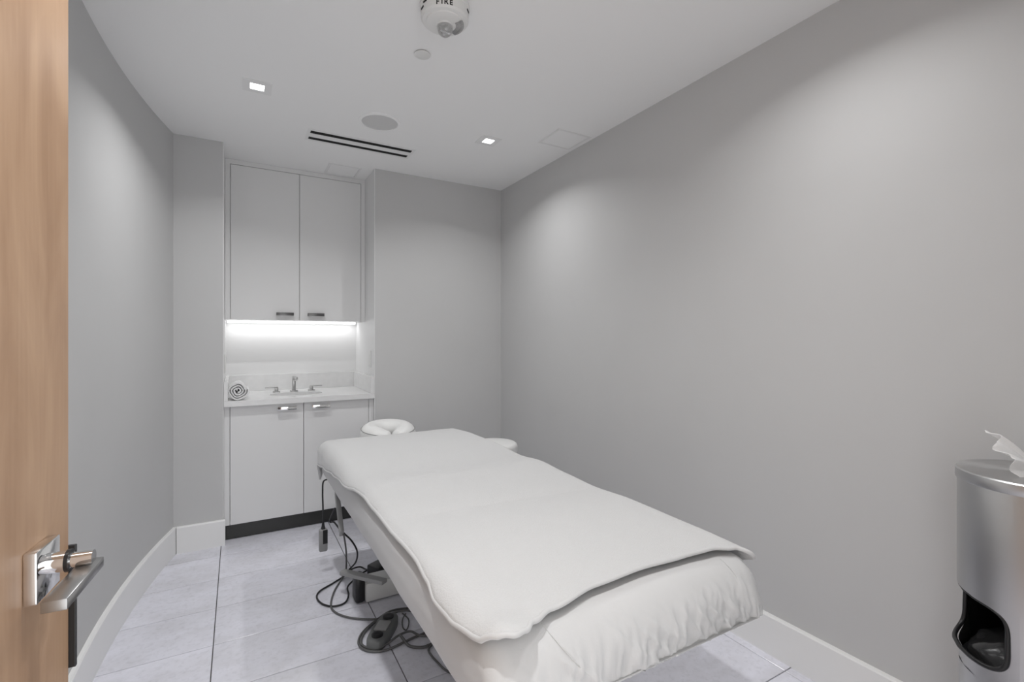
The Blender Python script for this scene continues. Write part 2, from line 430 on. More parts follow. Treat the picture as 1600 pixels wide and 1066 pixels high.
for A, B in zip(rings, rings[1:]+rings[:1]):
    for k in range(48):
        j = (k+1) % 48; bm.faces.new((A[k], A[j], B[j], B[k]))
obj('basin', bm, M['ceramic'], sk, smooth=40)
obj('drain', lathe(nb(), [(0, CZ-.153), (.021, CZ-.153), (.021, CZ-.147), (.012, CZ-.147), (0, CZ-.145)], SX, SY, 24), M['chrome'], sk, smooth=40)
# faucet set
FY = 3.745
fc = empty('faucet', (SX, FY, CZ), 'chrome widespread tap with square spout and two lever handles behind the sink', 'faucet')
bm = nb(); box(bm, SX-.024, SX+.024, FY-.024, FY+.024, CZ, CZ+.007, bev=.001)
box(bm, SX-.011, SX+.011, FY-.012, FY+.012, CZ+.006, CZ+.108, bev=.001)
box(bm, SX-.012, SX+.012, FY-.135, FY-.010, CZ+.092, CZ+.108, bev=.001)
box(bm, SX-.008, SX+.008, FY-.133, FY-.117, CZ+.084, CZ+.0925)
obj('spout', bm, M['nick_dark_chrome'], fc, smooth=30)
for s, hx in ((-1, .238), (1, .466)):
    bm = nb(); box(bm, hx-.022, hx+.022, FY-.022, FY+.022, CZ, CZ+.007, bev=.001)
    box(bm, hx-.011, hx+.011, FY-.011, FY+.011, CZ+.006, CZ+.030, bev=.001)
    h_ = obj('tap_handle', bm, M['nick_dark_chrome'], fc, smooth=30)
    a, b = sorted((hx-s*.010, hx+s*.072))
    obj('lever', bx(a, b, FY-.009, FY+.009, CZ+.0295, CZ+.036, bev=.001), M['nick_dark_chrome'], h_, smooth=30)
# rolled towel
TX, TZ = .003, CZ+.057
bm = nb(); N_ = 150; turns = 3.3; prof = []
def rr(t): return .009+.045*t
cs = []
for k in range(N_+1):
    t = k/N_; a = -PI*.55+2*PI*turns*t
    sq = 1+.05*math.cos(4*a+.8)
    cs.append((t, a, rr(t)*sq))
th = .0098
rows = []
for iy, (yy, sh) in enumerate(((3.352, -.006), (3.356, 0), (3.40, 0), (3.46, 0), (3.52, 0), (3.548, 0), (3.552, -.006))):
    inn, out = [], []
    for t, a, r in cs:
        ym = yy+.004*math.sin(a*1.3)*(iy < 2)
        tw = th*(.55 if sh else 1)
        inn.append(bm.verts.new((TX+(r-tw/2)*math.cos(a), ym, TZ+(r-tw/2)*math.sin(a))))
        out.append(bm.verts.new((TX+(r+tw/2)*math.cos(a), ym, TZ+(r+tw/2)*math.sin(a))))
    rows.append((inn, out))
for (i0, o0), (i1, o1) in zip(rows, rows[1:]):
    for k in range(N_):
        bm.faces.new((o0[k], o0[k+1], o1[k+1], o1[k])); bm.faces.new((i0[k], i1[k], i1[k+1], i0[k+1]))
    for k in (0, N_): bm.faces.new((i0[k], o0[k], o1[k], i1[k]))
for (i_, o_) in (rows[0], rows[-1]):
    for k in range(N_): bm.faces.new((i_[k], i_[k+1], o_[k+1], o_[k]))
zmin = min(v.co.z for v in bm.verts); bmesh.ops.translate(bm, verts=bm.verts, vec=(0, 0, CZ+.0005-zmin))
tw_ = obj('rolled_towel', bm, M['towel'], smooth=50)
tag(tw_, 'white towel rolled into a spiral on the left of the sink counter', 'towel')
# outlets on the niche side walls
for s, px, yy, zz, lab in ((1, NX1-.0042, 3.46, 1.085, 'white socket plate on the right wall of the niche above the upstand'), (-1, NX0+.0042, 3.50, 1.07, 'white socket plate on the left wall of the niche above the towel')):
    a, b = sorted((px, px-s*.006))
    t = empty('wall_outlet', (px, yy, zz-.06), lab, 'outlet')
    obj('plate', bx(a, b, yy-.036, yy+.036, zz-.058, zz+.058, bev=.002), M['plast'], t, smooth=30)
    a, b = sorted((px-s*.006, px-s*.008))
    obj('socket', bx(a, b, yy-.017, yy+.017, zz-.034, zz+.034, bev=.0006), M['plast'], t)

# ------------------------------------------------------------------ treatment table
BX = .777; HW = .39; YF, YH = .732, 2.765; ZB, ZT = .478, .662
tb = empty('massage_table', (BX, 1.75, 0), 'white treatment table with face cradle on a low steel lifting base', 'massage table')
obj('deck', bx(BX-HW+.035, BX+HW-.035, .81, 2.70, .462, .4775, bev=.002), M['deck'], tb)
obj('mattress', bx(BX-HW+.02, BX+HW-.02, .82, 2.69, .482, .640, bev=.02, seg=3), M['vinyl'], tb)
obj('edge_board', bx(BX-HW+.03, BX+HW-.04, .782, .794, .503, .5135, bev=.001), M['ply'], tb, label='bare plywood edge under the foot end')
# lifting base
obj('cross_beam', bx(.515, 1.04, 2.255, 2.36, .008, .093, bev=.006), M['steelp'], tb, smooth=30)
obj('cross_beam', bx(.515, 1.04, 1.24, 1.345, .008, .093, bev=.006), M['steelp'], tb, smooth=30)
for xx in (.70, .81): obj('base_rail', bx(xx, xx+.05, 1.345, 2.255, .02, .085), M['steelp'], tb)
def strut(p, q, w, t):
    p, q = Vector(p), Vector(q); d = q-p; L_ = d.length
    rot = d.to_track_quat('Y', 'Z').to_matrix().to_4x4()
    return xform(bx(-w/2, w/2, 0, L_, -t/2, t/2, bev=.003), Matrix.Translation(p) @ rot)
for xx in (.66, .90):
    obj('lift_arm', strut((xx, 2.22, .11), (xx, 1.45, .445), .03, .05), M['steelp'], tb)
    obj('lift_arm', strut((xx+.035, 1.40, .11), (xx+.035, 2.15, .445), .03, .05), M['steelp'], tb)
for yy in (1.40, 2.12): obj('deck_bearer', bx(.62, .96, yy, yy+.08, .42, .4615), M['steelp'], tb)
obj('actuator', tube(nb(), spline([(.78, 2.24, .10), (.78, 1.95, .2), (.78, 1.62, .36)], 4), .03, 14), M['black'], tb, smooth=40)
for xx, yy in ((.56, 2.308), (.995, 2.308), (.56, 1.293), (.995, 1.293)):
    obj('foot', lathe(nb(), [(0, .0005), (.03, .0005), (.03, .012), (.012, .016), (.012, .03), (0, .03)], xx, yy, 20), M['black'], tb, smooth=40)
bm = bx(.470, .5155, 2.27, 2.345, .004, .125, bev=.012)
obj('end_cap', bm, M['black'], tb, smooth=30, label='black end cap on the base beam')
obj('pedal_lever', strut((.425, 2.345, .135), (.570, 2.14, .142), .035, .018), M['lgrey'], tb, label='grey pedal lever')
obj('side_arm', strut((.428, 2.50, .468), (.413, 2.285, .337), .020, .036), M['lgrey'], tb, smooth=30, label='grey lever arm hanging under the head end')
# face cradle
def ringpt(a):   # horseshoe-shaped cushion seen over the head end
    return a
crad = []
cc = Vector((.808, 2.955, .640)); tilt = Matrix.Rotation(math.radians(6), 3, 'X')
for k in range(33):
    a = math.radians(-90+20+ (360-40)*k/32)
    crad.append(cc+tilt @ Vector((.104*math.cos(a), .098*math.sin(a), 0)))
bm = nb()
n = len(crad)
rads = [.066*min(1, .72+.28*math.sin(min(1, min(k, n-1-k)/4)*PI/2)) for k in range(n)]
tube(bm, crad, .05, 18, rads=rads)
# round the two ends off
for end, nx_ in ((0, 1), (n-1, n-2)):
    d = (crad[end]-crad[nx_]).normalized()
    q = Matrix.Translation(crad[end]) @ d.to_track_quat('Z', 'Y').to_matrix().to_4x4()
    lathe(bm, [(rads[end]*math.cos(t*PI/12), rads[end]*.7*math.sin(t*PI/12)) for t in range(0, 7)], seg=18, mtx=q)
fc_ = obj('face_cushion', bm, M['vinyl'], tb, smooth=60, label='padded horseshoe face rest')
bm = nb()
pts = []
for k in range(33):
    p = crad[k]; d = (p-cc); d.z = 0; d.normalize()
    pts.append(p+tilt @ (d*rads[k]*.87+Vector((0, 0, rads[k]*.52))))
tube(bm, pts, .0022, 6)
obj('seam', bm, M['lgrey'], fc_, smooth=60)
obj('cradle_plate', xform(bx(-.10, .10, -.09, .09, -.006, .006, bev=.003), Matrix.Translation(cc+Vector((0, 0, -.058))) @ tilt.to_4x4()), M['black'], tb)
for xx in (.745, .885):
    obj('cradle_rod', tube(nb(), spline([(xx, 2.62, .475), (xx, 2.80, .49), (xx, 2.90, .54), (xx, 2.95, .607)], 5), .008, 10), M['chrome'], tb, smooth=50)

# fitted sheet: rounded bolster shape with gathers round the foot end
def sheet():
    bm = nb()
    H = (ZT-ZB)/2; zc = (ZT+ZB)/2
    sl = []
    for k in range(0, 21):
        f = PI/2*k/20; sl.append((YF+.085*(1-math.cos(PI/2-f)) if False else YF+.085*(1-math.sin(f)), math.cos(f), math.sin(f)))
    sl = [(YF+.085*(1-math.cos(PI/2*k/20)), max(.02, math.sin(PI/2*k/20)), math.cos(PI/2*k/20)) for k in range(21)]
    for k in range(1, 66): sl.append((YF+.085+(YH-.06-YF-.085)*k/65, 1, 0))
    sl += [(YH-.06*(1-math.sin(PI/2*k/10)), max(.02, math.cos(PI/2*k/10)), -math.sin(PI/2*k/10)) for k in range(1, 11)]
    def loop(hx, hz):
        r = min(.045, hz); P = []
        def arc(cx, cz, a0, n): 
            for q in range(n): 
                a = a0+PI/2*q/n; P.append((cx+r*math.cos(a), cz+r*math.sin(a)))
        nx, nz = 150, 8
        for q in range(nx): P.append((-(hx-r)+2*(hx-r)*q/nx, -hz))       # bottom, left to right
        arc(hx-r, -hz+r, -PI/2, 8)
        for q in range(nz): P.append((hx, -hz+r+2*(hz-r)*q/nz))
        arc(hx-r, hz-r, 0, 8)
        for q in range(nx): P.append(((hx-r)-2*(hx-r)*q/nx, hz))
        arc(-hx+r, hz-r, PI/2, 8)
        for q in range(nz): P.append((-hx, hz-r-2*(hz-r)*q/nz))
        arc(-hx+r, -hz+r, PI, 8)
        return P
    rings = []
    for y, s, out in sl:
        hx = HW-.055*(1-s)**1.6 if out else HW
        ring = []
        for x, z in loop(hx, H*s):
            nrm = Vector((0, -out, z/H if abs(z) > 1e-6 else 0))
            p = Vector((BX+x, y, zc+z))
            if out > 0:           # the foot end bulges low and tucks steeply under itself
                zl = ZB+.060; f = min(1, out/.5); f = f*f*(3-2*f)
                if z > 0: zn, yn = zl+(z/H)*(ZT-zl), y
                else: zn, yn = zl+(z/H)*.022, YF+(y-YF)*.55
                p.z = p.z*(1-f)+zn*f; p.y = y*(1-f)+yn*f
            dside = (abs(x)-(hx-.05))/.05
            # gathers at the foot end
            if out > 0:
                wz = min(1, max(0, (.86-z/H)/.6))                      # mostly the middle and lower half
                wz *= min(1, max(0, 1+3*z/H)); wx = .35+.65*min(1, max(0, (x+.33)/.15))
                q = noise.noise(Vector((x*21+2.0*z*14, z*7, 3.1)))
                rg = max(0, 1-abs(q)*4.2)
                q2 = noise.noise(Vector((x*46-1.2*z*18, z*13, 7.7))); rg2 = max(0, 1-abs(q2)*3.5)
                nn = Vector((0, -max(.15, out), (z/H)*.8)); nn.normalize()
                p += nn*(.0095*rg+.005*rg2-.005)*wz*wx*min(1, out*2.2)
            # soft waviness along the sides and a scalloped lower hem
            if dside > 0:
                sg = 1 if x > 0 else -1
                p.x += sg*(.003*noise.noise(Vector((y*4, z*9, sg*5.)))+.0016*noise.noise(Vector((y*17+z*25, z*20, 2.))))*min(1, dside)
                p.x -= sg*.012*max(0, -z/H)*min(1, dside)
            if z < 0: p.z += .004*noise.noise(Vector((x*5, y*5, 1.)))*(-z/H)
            else: p.z += .002*noise.noise(Vector((x*4, y*4, 9.)))
            ring.append(bm.verts.new(p))
        rings.append(ring)
    n = len(rings[0])
    for A, B in zip(rings, rings[1:]):
        for k in range(n):
            j = (k+1) % n; bm.faces.new((A[k], A[j], B[j], B[k]))
    bm.faces.new(rings[0][::-1]); bm.faces.new(rings[-1])
    return bm
sh = obj('fitted_sheet', sheet(), M['sheet'], smooth=70)
tag(sh, 'white fitted sheet stretched over the treatment table with gathers at its foot end', 'sheet')

for xa, xb in ((.525, .600), (1.075, 1.095)):
    pts = []
    for k in range(13):
        f = math.radians(82-70*k/12)
        pts.append((xa+(xb-xa)*(k/12)**2, YF+.085*(1-math.cos(f))-.0015*math.cos(f), ZB+.060+(ZT-ZB-.060)*math.sin(f)+.0008))
    obj('corner_seam', tube(nb(), spline(pts, 3), .001, 6), M['sheet'], sh, smooth=60)

# blanket: flat outline folded over the edges of the table
def interp(tab, t):
    if t <= tab[0][0]: return tab[0][1]
    for (a, va), (b, vb) in zip(tab, tab[1:]):
        if t <= b:
            f = (t-a)/(b-a); f = f*f*(3-2*f); return va+(vb-va)*f
    return tab[-1][1]
TOP = [(.70, .668), (.95, .675), (1.2, .678), (1.40, .670), (1.58, .677), (1.75, .686), (1.93, .674), (2.2, .686), (2.45, .684), (2.8, .668)]
LEFT = [(.75, .393), (.80, .397), (.90, .409), (1.0, .412), (1.1, .400), (1.25, .392), (1.5, .391), (1.75, .396), (1.9, .405), (2.1, .430), (2.3, .458), (2.5, .48), (2.7, .50), (3, .505)]   # distance of the edge left of the centre line, measured along the cloth
RIGHT = [(.75, .40), (.85, .425), (1.1, .45), (1.4, .46), (1.7, .44), (1.9, .47), (2.2, .46), (2.6, .48), (3, .48)]
FOOT = [(-.43, .850), (-.405, .815), (-.388, .783), (-.368, .759), (-.342, .749), (-.315, .757), (-.285, .780), (-.23, .802), (-.09, .830), (.05, .837), (.19, .831), (.285, .823), (.35, .800), (.38, .775), (.43, .775)]
HEADL = 2.765+.115
RX, RH = .040, .06
def fold(X, Y, off):
    """cloth coordinates -> position on the table (off = height above the sheet)"""
    zt = interp(TOP, Y)+off
    ax = abs(X)-(HW-RX); ay = Y-(YH-RH); af = (YF+.085)-Y
    dx = max(0, ax); dy = max(0, ay)
    r = RX+off+.004
    d = math.hypot(dx, dy); x = X; y = Y; z = zt
    if d > 1e-9:
        ux, uy = dx/d, dy/d
        if d < r*PI/2: h, dr = r*math.sin(d/r), r*(1-math.cos(d/r))
        else: h, dr = r, r+(d-r*PI/2)
        x = math.copysign(HW-RX+h*ux, X) if dx > 0 else X
        y = (YH-RH)+h*uy if dy > 0 else Y
        z = zt-dr
    if af > 0:   # the cloth leans out over the rounded foot end
        z -= af*af*1.2
    z += .020*math.exp(-((X+.36)/.06)**2-((Y-.765)/.05)**2)
    return Vector((BX+x, y, z))
def blanket():
    bm = nb(); nu, nv = 110, 190
    top, bot = [], []
    edge = []
    T = .0095
    for j in range(nv+1):
        v = j/nv; rt, rb = [], []
        for i in range(nu+1):
            u = i/nu
            y0 = .76+(HEADL-.76)*v
            XL, XR = -interp(LEFT, y0), interp(RIGHT, y0)
            X = XL+(XR-XL)*u
            yf = interp(FOOT, X)
            vv_ = v**1.15
            Y = yf+(HEADL-yf)*vv_
            wob = .004*noise.noise(Vector((X*3.2, Y*2.6, 1.7)))+.0022*noise.noise(Vector((X*8, Y*7, 5.)))
            flat = min(1, max(0, (HW-.02-abs(X))/.08)) if True else 1
            # faint creases where the table sections meet
            cr = -.004*math.exp(-((Y-(1.40-.06*X))/.022)**2)-.003*math.exp(-((Y-(1.80+.35*X))/.03)**2)
            p = fold(X, Y, .004)
            p.z += (wob+cr)*flat
            side = min(1, max(0, (abs(X)-HW+.01)/.06))
            p.x += side*math.copysign(.007*noise.noise(Vector((Y*5.0, 3., X)))+.004, X)
            q = p.copy(); nrm = Vector((0, 0, 1))
            rb.append(p); rt.append(fold(X, Y, .004+T)+(Vector((0, 0, (wob+cr)*flat)) + Vector((p.x-fold(X, Y, .004).x, 0, 0))))
        top.append(rt); bot.append(rb)
    vt = [[bm.verts.new(p) for p in r] for r in top]; vb = [[bm.verts.new(p) for p in r] for r in bot]
    for j in range(nv):
        for i in range(nu):
            bm.faces.new((vt[j][i], vt[j][i+1], vt[j+1][i+1], vt[j+1][i]))
            bm.faces.new((vb[j][i], vb[j+1][i], vb[j+1][i+1], vb[j][i+1]))
    loopi = [(0, i) for i in range(nu)]+[(j, nu) for j in range(nv)]+[(nv, i) for i in range(nu, 0, -1)]+[(j, 0) for j in range(nv, 0, -1)]
    for a, b in zip(loopi, loopi[1:]+loopi[:1]):
        bm.faces.new((vt[a[0]][a[1]], vb[a[0]][a[1]], vb[b[0]][b[1]], vt[b[0]][b[1]]))
    rim = [(top[a][b]+bot[a][b])/2+(top[a][b]-bot[a][b])*.12 for a, b in loopi]
    return bm, rim
bm, rim = blanket()
bk = obj('blanket', bm, M['terry'], smooth=60)
tag(bk, 'white terry blanket with a corded hem laid over the sheeted treatment table', 'blanket')
pts = [rim[0]]
for p in rim[1:]:
    if (p-pts[-1]).length > .004: pts.append(p)
obj('hem', tube(nb(), pts, .0058, 8, closed=True), M['sheet'], bk, smooth=70, label='corded hem')

# ------------------------------------------------------------------ stool
SXC, SYC, SZ = 1.345, 2.58, .60
st = empty('stool', (SXC, SYC, 0), 'round white padded stool between the table head and the right wall', 'stool')
obj('seat', lathe(nb(), [(0, SZ-.075), (.130, SZ-.075), (.142, SZ-.068), (.147, SZ-.05), (.147, SZ-.022), (.142, SZ-.008), (.131, SZ-.001), (.09, SZ+.002), (0, SZ+.003)], SXC, SYC, 56), M['vinyl'], st, smooth=50)
obj('seat_plate', lathe(nb(), [(0, SZ-.09), (.09, SZ-.09), (.09, SZ-.0755), (0, SZ-.0755)], SXC, SYC, 32), M['black'], st, smooth=40)
obj('gas_column', lathe(nb(), [(0, .10), (.025, .10), (.025, .33), (.014, .335), (.014, SZ-.09), (0, SZ-.09)], SXC, SYC, 24), M['chrome'], st, smooth=40)
for k in range(5):
    a = 2*PI*k/5+.5; c, s = math.cos(a), math.sin(a)
    lg = obj('leg', strut((SXC+.02*c, SYC+.02*s, .115), (SXC+.23*c, SYC+.23*s, .078), .035, .022), M['chrome'], st)
    w = lathe(nb(), [(0, -.011), (.024, -.011), (.027, -.005), (.027, .005), (.024, .011), (0, .011)], seg=20,
              mtx=Matrix.Translation((SXC+.225*c, SYC+.225*s, .0275)) @ Matrix.Rotation(a, 4, 'Z') @ Matrix.Rotation(PI/2, 4, 'X'))
    obj('caster', w, M['black'], lg, smooth=40)

# ------------------------------------------------------------------ things on and under the table: controller, pedal, cords, adapter
hc = empty('hand_controller', (.392, 2.69, .107), 'grey and black hand control hanging on its cord from the head corner of the table', 'remote control')
bm = nb(); box(bm, .371, .413, 2.675, 2.705, .107, .226, bev=.009, seg=3); obj('case', bm, M['lgrey'], hc, smooth=40)
obj('key_panel', bx(.389, .412, 2.6735, 2.6755, .150, .222, bev=.0005), M['black'], hc, label='black button panel')
obj('cord_boot', lathe(nb(), [(0, .225), (.012, .225), (.008, .24), (.005, .262), (0, .262)], .392, 2.69, 16), M['rubber'], hc, smooth=40)
obj('cord', tube(nb(), spline([(.392, 2.69, .25), (.391, 2.688, .33), (.389, 2.687, .42), (.395, 2.692, .475), (.43, 2.69, .4805)], 6), .0042, 8), M['rubber'], hc, smooth=60)
fp = empty('foot_control', (.523, 1.99, 0), 'grey foot control with two round black buttons lying in the coiled cord', 'foot pedal')
ad = empty('power_adapter', (.64, 2.455, 0), 'black power adapter block lying behind the white base beam', 'adapter')
def cord(name, pts, r, m, label, parent, n=7):
    return obj(name, tube(nb(), spline(pts, n), r, 8), m, parent, smooth=60, label=label)
cord('power_cord', [(.402, 2.40, .42), (.387, 2.452, .345), (.406, 2.447, .338), (.417, 2.374, .33), (.436, 2.351, .31), (.479, 2.392, .25), (.516, 2.451, .17), (.524, 2.518, .09), (.504, 2.58, .03), (.484, 2.573, .009), (.413, 2.523, .006), (.347, 2.477, .006), (.325, 2.423, .006), (.338, 2.353, .006), (.377, 2.306, .006), (.428, 2.307, .006), (.456, 2.355, .012), (.462, 2.404, .03), (.509, 2.447, .04), (.558, 2.492, .04), (.60, 2.49, .05)],
     .0042, M['rubber'], 'black cord looping on the tiles', ad)
cord('lead', [(.484, 2.57, .018), (.524, 2.616, .012), (.565, 2.621, .012), (.582, 2.58, .014), (.585, 2.53, .03), (.60, 2.50, .05)],
     .0042, M['rubber'], 'black lead arching into the adapter', ad)
cord('cord', [(.42, 2.281, .335), (.454, 2.412, .22), (.473, 2.497, .12), (.483, 2.568, .03), (.456, 2.54, .006), (.404, 2.435, .006), (.372, 2.325, .006), (.379, 2.25, .006), (.423, 2.179, .006), (.493, 2.123, .006), (.551, 2.101, .006), (.599, 2.110, .006), (.66, 2.125, .006), (.72, 2.10, .008)],
     .0042, M['gcable'], 'grey cord running up to the lever arm', fp)
def addtube(bm, pts, r, n=7): return tube(bm, spline(pts, n), r, 8)
bm = nb()
addtube(bm, [(.70, 2.10, .008), (.665, 2.112, .012), (.591, 2.126, .012), (.511, 2.090, .006), (.447, 2.035, .006), (.421, 1.975, .006), (.432, 1.922, .006), (.471, 1.887, .006), (.525, 1.879, .006), (.608, 1.897, .006), (.665, 1.905, .007), (.71, 1.92, .007)], .0045)
addtube(bm, [(.69, 2.06, .008), (.655, 2.085, .018), (.600, 2.104, .014), (.530, 2.085, .012), (.470, 2.046, .008), (.437, 1.995, .007), (.433, 1.948, .007), (.469, 1.902, .008), (.517, 1.905, .012), (.575, 1.935, .013), (.623, 1.938, .012), (.646, 1.895, .012), (.69, 1.87, .007)], .0045)
addtube(bm, [(.644, 2.07, .014), (.622, 2.044, .008), (.606, 1.99, .008), (.612, 1.962, .008), (.632, 1.992, .007), (.645, 2.037, .007), (.633, 2.083, .012)], .0028)
addtube(bm, [(.575, 1.925, .02), (.581, 1.899, .014), (.593, 1.855, .007), (.634, 1.822, .007), (.68, 1.825, .007)], .0055)
obj('coiled_cord', bm, M['gcable'], fp, smooth=60, label='grey cord coiled around the housing')
cord('trailing_cord', [(.69, 1.83, .007), (.652, 1.80, .007), (.648, 1.756, .007), (.655, 1.703, .007), (.662, 1.662, .007), (.68, 1.62, .007)], .004, M['gcable'],
     'grey cord trailing under the table', fp)
# adapter brick behind the base beam
mt = Matrix.Translation((.645, 2.455, .045)) @ Matrix.Rotation(.5, 4, 'Z')
obj('case', xform(bx(-.07, .07, -.042, .042, -.0445, .045, bev=.008, seg=3), mt), M['black'], ad, smooth=40)
obj('plug', xform(lathe(nb(), [(0, -.03), (.012, -.03), (.009, .02), (0, .02)], seg=14), mt @ Matrix.Translation((-.085, 0, 0)) @ Matrix.Rotation(PI/2, 4, 'Y')), M['rubber'], ad, smooth=40)
# foot control
fm = Matrix.Translation((.523, 1.993, 0)) @ Matrix.Rotation(math.atan2(2.083-1.930, .585-.478)-PI/2, 4, 'Z')   # local Y along its length
def slab(L_, w, z0, z1, inset, seg=14):
    bm = nb(); rings = []
    for f, z in ((0, z0), (0, z1-.010), (inset*.35, z1-.003), (inset, z1)):
        ring = []
        for k in range(4*seg):
            a = 2*PI*k/(4*seg); c, s = math.cos(a), math.sin(a); e = .55
            wy = 1-.10*math.cos(2*a) if False else 1
            ring.append(bm.verts.new(((w-f)*math.copysign(abs(c)**e, c)*wy, (L_-f)*math.copysign(abs(s)**.75, s), z)))
        rings.append(ring)
    n = 4*seg
    for A, B in zip(rings, rings[1:]):
        for k in range(n): bm.faces.new((A[k], A[(k+1) % n], B[(k+1) % n], B[k]))
    bm.faces.new(rings[0][::-1]); bm.faces.new(rings[-1]); return bm
obj('housing', xform(slab(.108, .044, .0005, .036, .012), fm), M['grey'], fp, smooth=40)
obj('raised_bridge', xform(bx(-.026, .026, -.035, .030, .034, .043, bev=.004), fm), M['lgrey'], fp, smooth=40, label='pale raised bridge')
for yy in (-.062, .066):
    obj('button', lathe(nb(), [(0, .034), (.023, .034), (.023, .040), (.019, .0425), (.008, .041), (0, .0408)], seg=28, mtx=fm @ Matrix.Translation((0, yy, 0))), M['black'], fp, smooth=40, label='round black button')

# ------------------------------------------------------------------ steel wipe bin
BXC, BYC, BR, BZ = 1.62, .355, .143, .910
bn = empty('wipes_bin', (BXC, BYC, 0), 'tall brushed steel bin with a wipes lid and a black opening beside the right wall', 'bin')
A0, A1, OZ0, OZ1 = math.radians(82), math.radians(172), .474, .616
ac, zc_ = (A0+A1)/2, (OZ0+OZ1)/2; aw, zw = (A1-A0)/2, (OZ1-OZ0)/2
def rrect(t, ex=0.):
    """rounded outline of the opening at parameter t: (azimuth, z)"""
    c, s = math.cos(t), math.sin(t); e = .42
    return ac+(aw+ex/BR)*math.copysign(abs(c)**e, c), zc_+(zw+ex)*math.copysign(abs(s)**e, s)
def cylp(a, z, r=BR): return (BXC+r*math.cos(a), BYC+r*math.sin(a), z)
bm = nb(); n = 96
# shell ring between the outline of the opening and a rectangle in (azimuth, z)
Ra, Rz = aw+.12, zw+.04
ts = [2*PI*k/n for k in range(n)]
inn = [bm.verts.new(cylp(*rrect(t))) for t in ts]
def rect(t):
    c, s = math.cos(t), math.sin(t); e = .42
    c = math.copysign(abs(c)**e, c); s = math.copysign(abs(s)**e, s)
    k = 1/max(abs(c), abs(s)); return ac+Ra*c*k, zc_+Rz*s*k
mid = []
prev = inn
for q in (.5, 1.0):
    ring = []
    for t in ts:
        a, b = rrect(t); c, d = rect(t); ring.append(bm.verts.new(cylp(a+(c-a)*q, b+(d-b)*q)))
    for k in range(n):
        j = (k+1) % n; bm.faces.new((prev[k], prev[j], ring[j], ring[k]))
    prev = ring
# the rest of the cylinder
def strip(a0, a1, z0, z1, seg):
    lo = [bm.verts.new(cylp(a0+(a1-a0)*k/seg, z0)) for k in range(seg+1)]; hi = [bm.verts.new(cylp(a0+(a1-a0)*k/seg, z1)) for k in range(seg+1)]
    for k in range(seg): bm.faces.new((lo[k], lo[k+1], hi[k+1], hi[k]))
strip(ac+Ra, ac-Ra+2*PI, zc_-Rz, zc_+Rz, 64)
strip(0, 2*PI, .012, zc_-Rz, 96); strip(0, 2*PI, zc_+Rz, BZ-.020, 96)
obj('body', bm, M['steel'], bn, smooth=40)
obj('sleeve', lathe(nb(), [(BR+.001, OZ1+.004), (BR+.0032, OZ1+.004), (BR+.0032, BZ-.026), (BR+.001, BZ-.026), (BR+.001, OZ1+.004)], BXC, BYC, 96), M['steel'], bn, smooth=40, label='upper steel sleeve')
obj('lid', lathe(nb(), [(0, BZ-.03), (.1415, BZ-.03), (.1415, BZ-.027), (.149, BZ-.027), (.150, BZ-.025), (.150, BZ-.003), (.147, BZ), (.022, BZ-.001), (.020, BZ-.004), (0, BZ-.004)], BXC, BYC, 96), M['steel'], bn, smooth=35)
obj('base_ring', lathe(nb(), [(0, .0005), (.146, .0005), (.148, .003), (.148, .02), (.144, .022), (0, .022)], BXC, BYC, 72), M['black'], bn, smooth=40)
# black liner: lip round the opening and a tray inside
lip = [Vector(cylp(*rrect(t, -.002), r=BR-.001+.007*max(0, -math.sin(t)+.15))) for t in ts]
o_lip = obj('opening_lip', tube(nb(), lip, .0048, 8, closed=True, rads=[.0052-.0028*max(0, math.sin(t)) for t in ts]), M['black'], bn, smooth=60, label='black lip of the opening')
bm = nb()
seg = 40; a0, a1 = A0-.3, A1+.3
rows = []
for z in (OZ0-.06, OZ1+.012):
    rows.append([bm.verts.new(cylp(a0+(a1-a0)*k/seg+PI, z, .10)) for k in range(seg+1)])
lathe(bm, [(.137, .40), (.137, .445), (0, .445)], BXC, BYC, 48)
lathe(bm, [(0, OZ1+.015), (.138, OZ1+.015)], BXC, BYC, 48)
strip_r = .136
lo = [bm.verts.new(cylp(A1+.02+(2*PI-(A1-A0)-.04)*k/64, .44, strip_r)) for k in range(65)]; hi = [bm.verts.new(cylp(A1+.02+(2*PI-(A1-A0)-.04)*k/64, OZ1+.015, strip_r)) for k in range(65)]
for k in range(64): bm.faces.new((lo[k], lo[k+1], hi[k+1], hi[k]))
for v in [v for r in rows for v in r]: bm.verts.remove(v)
obj('inner_liner', bm, M['black'], bn, smooth=50)
bm = nb(); rings = []
for k in range(15):
    f = k/14*PI/2; rings.append([])
    for q in range(48):
        a = 2*PI*q/48; r = .128*math.cos(f); z = .446+.085*math.sin(f)
        w = 1+.07*noise.noise(Vector((3*math.cos(a), 3*math.sin(a), 4*f)))
        rings[-1].append((BXC+r*w*math.cos(a), BYC+r*w*math.sin(a), z+.014*noise.noise(Vector((2.5*math.cos(a)*math.cos(f), 2.5*math.sin(a)*math.cos(f), 7)))))
rv = [[bm.verts.new(p) for p in r] for r in rings[:-1]]
for A, B in zip(rv, rv[1:]):
    for k in range(48): bm.faces.new((A[k], A[(k+1) % 48], B[(k+1) % 48], B[k]))
bm.faces.new(rv[-1])
o = obj('bin_bag', bm, M['bag'], smooth=60); tag(o, 'black plastic bag bulging inside the opening of the steel bin', 'bag')
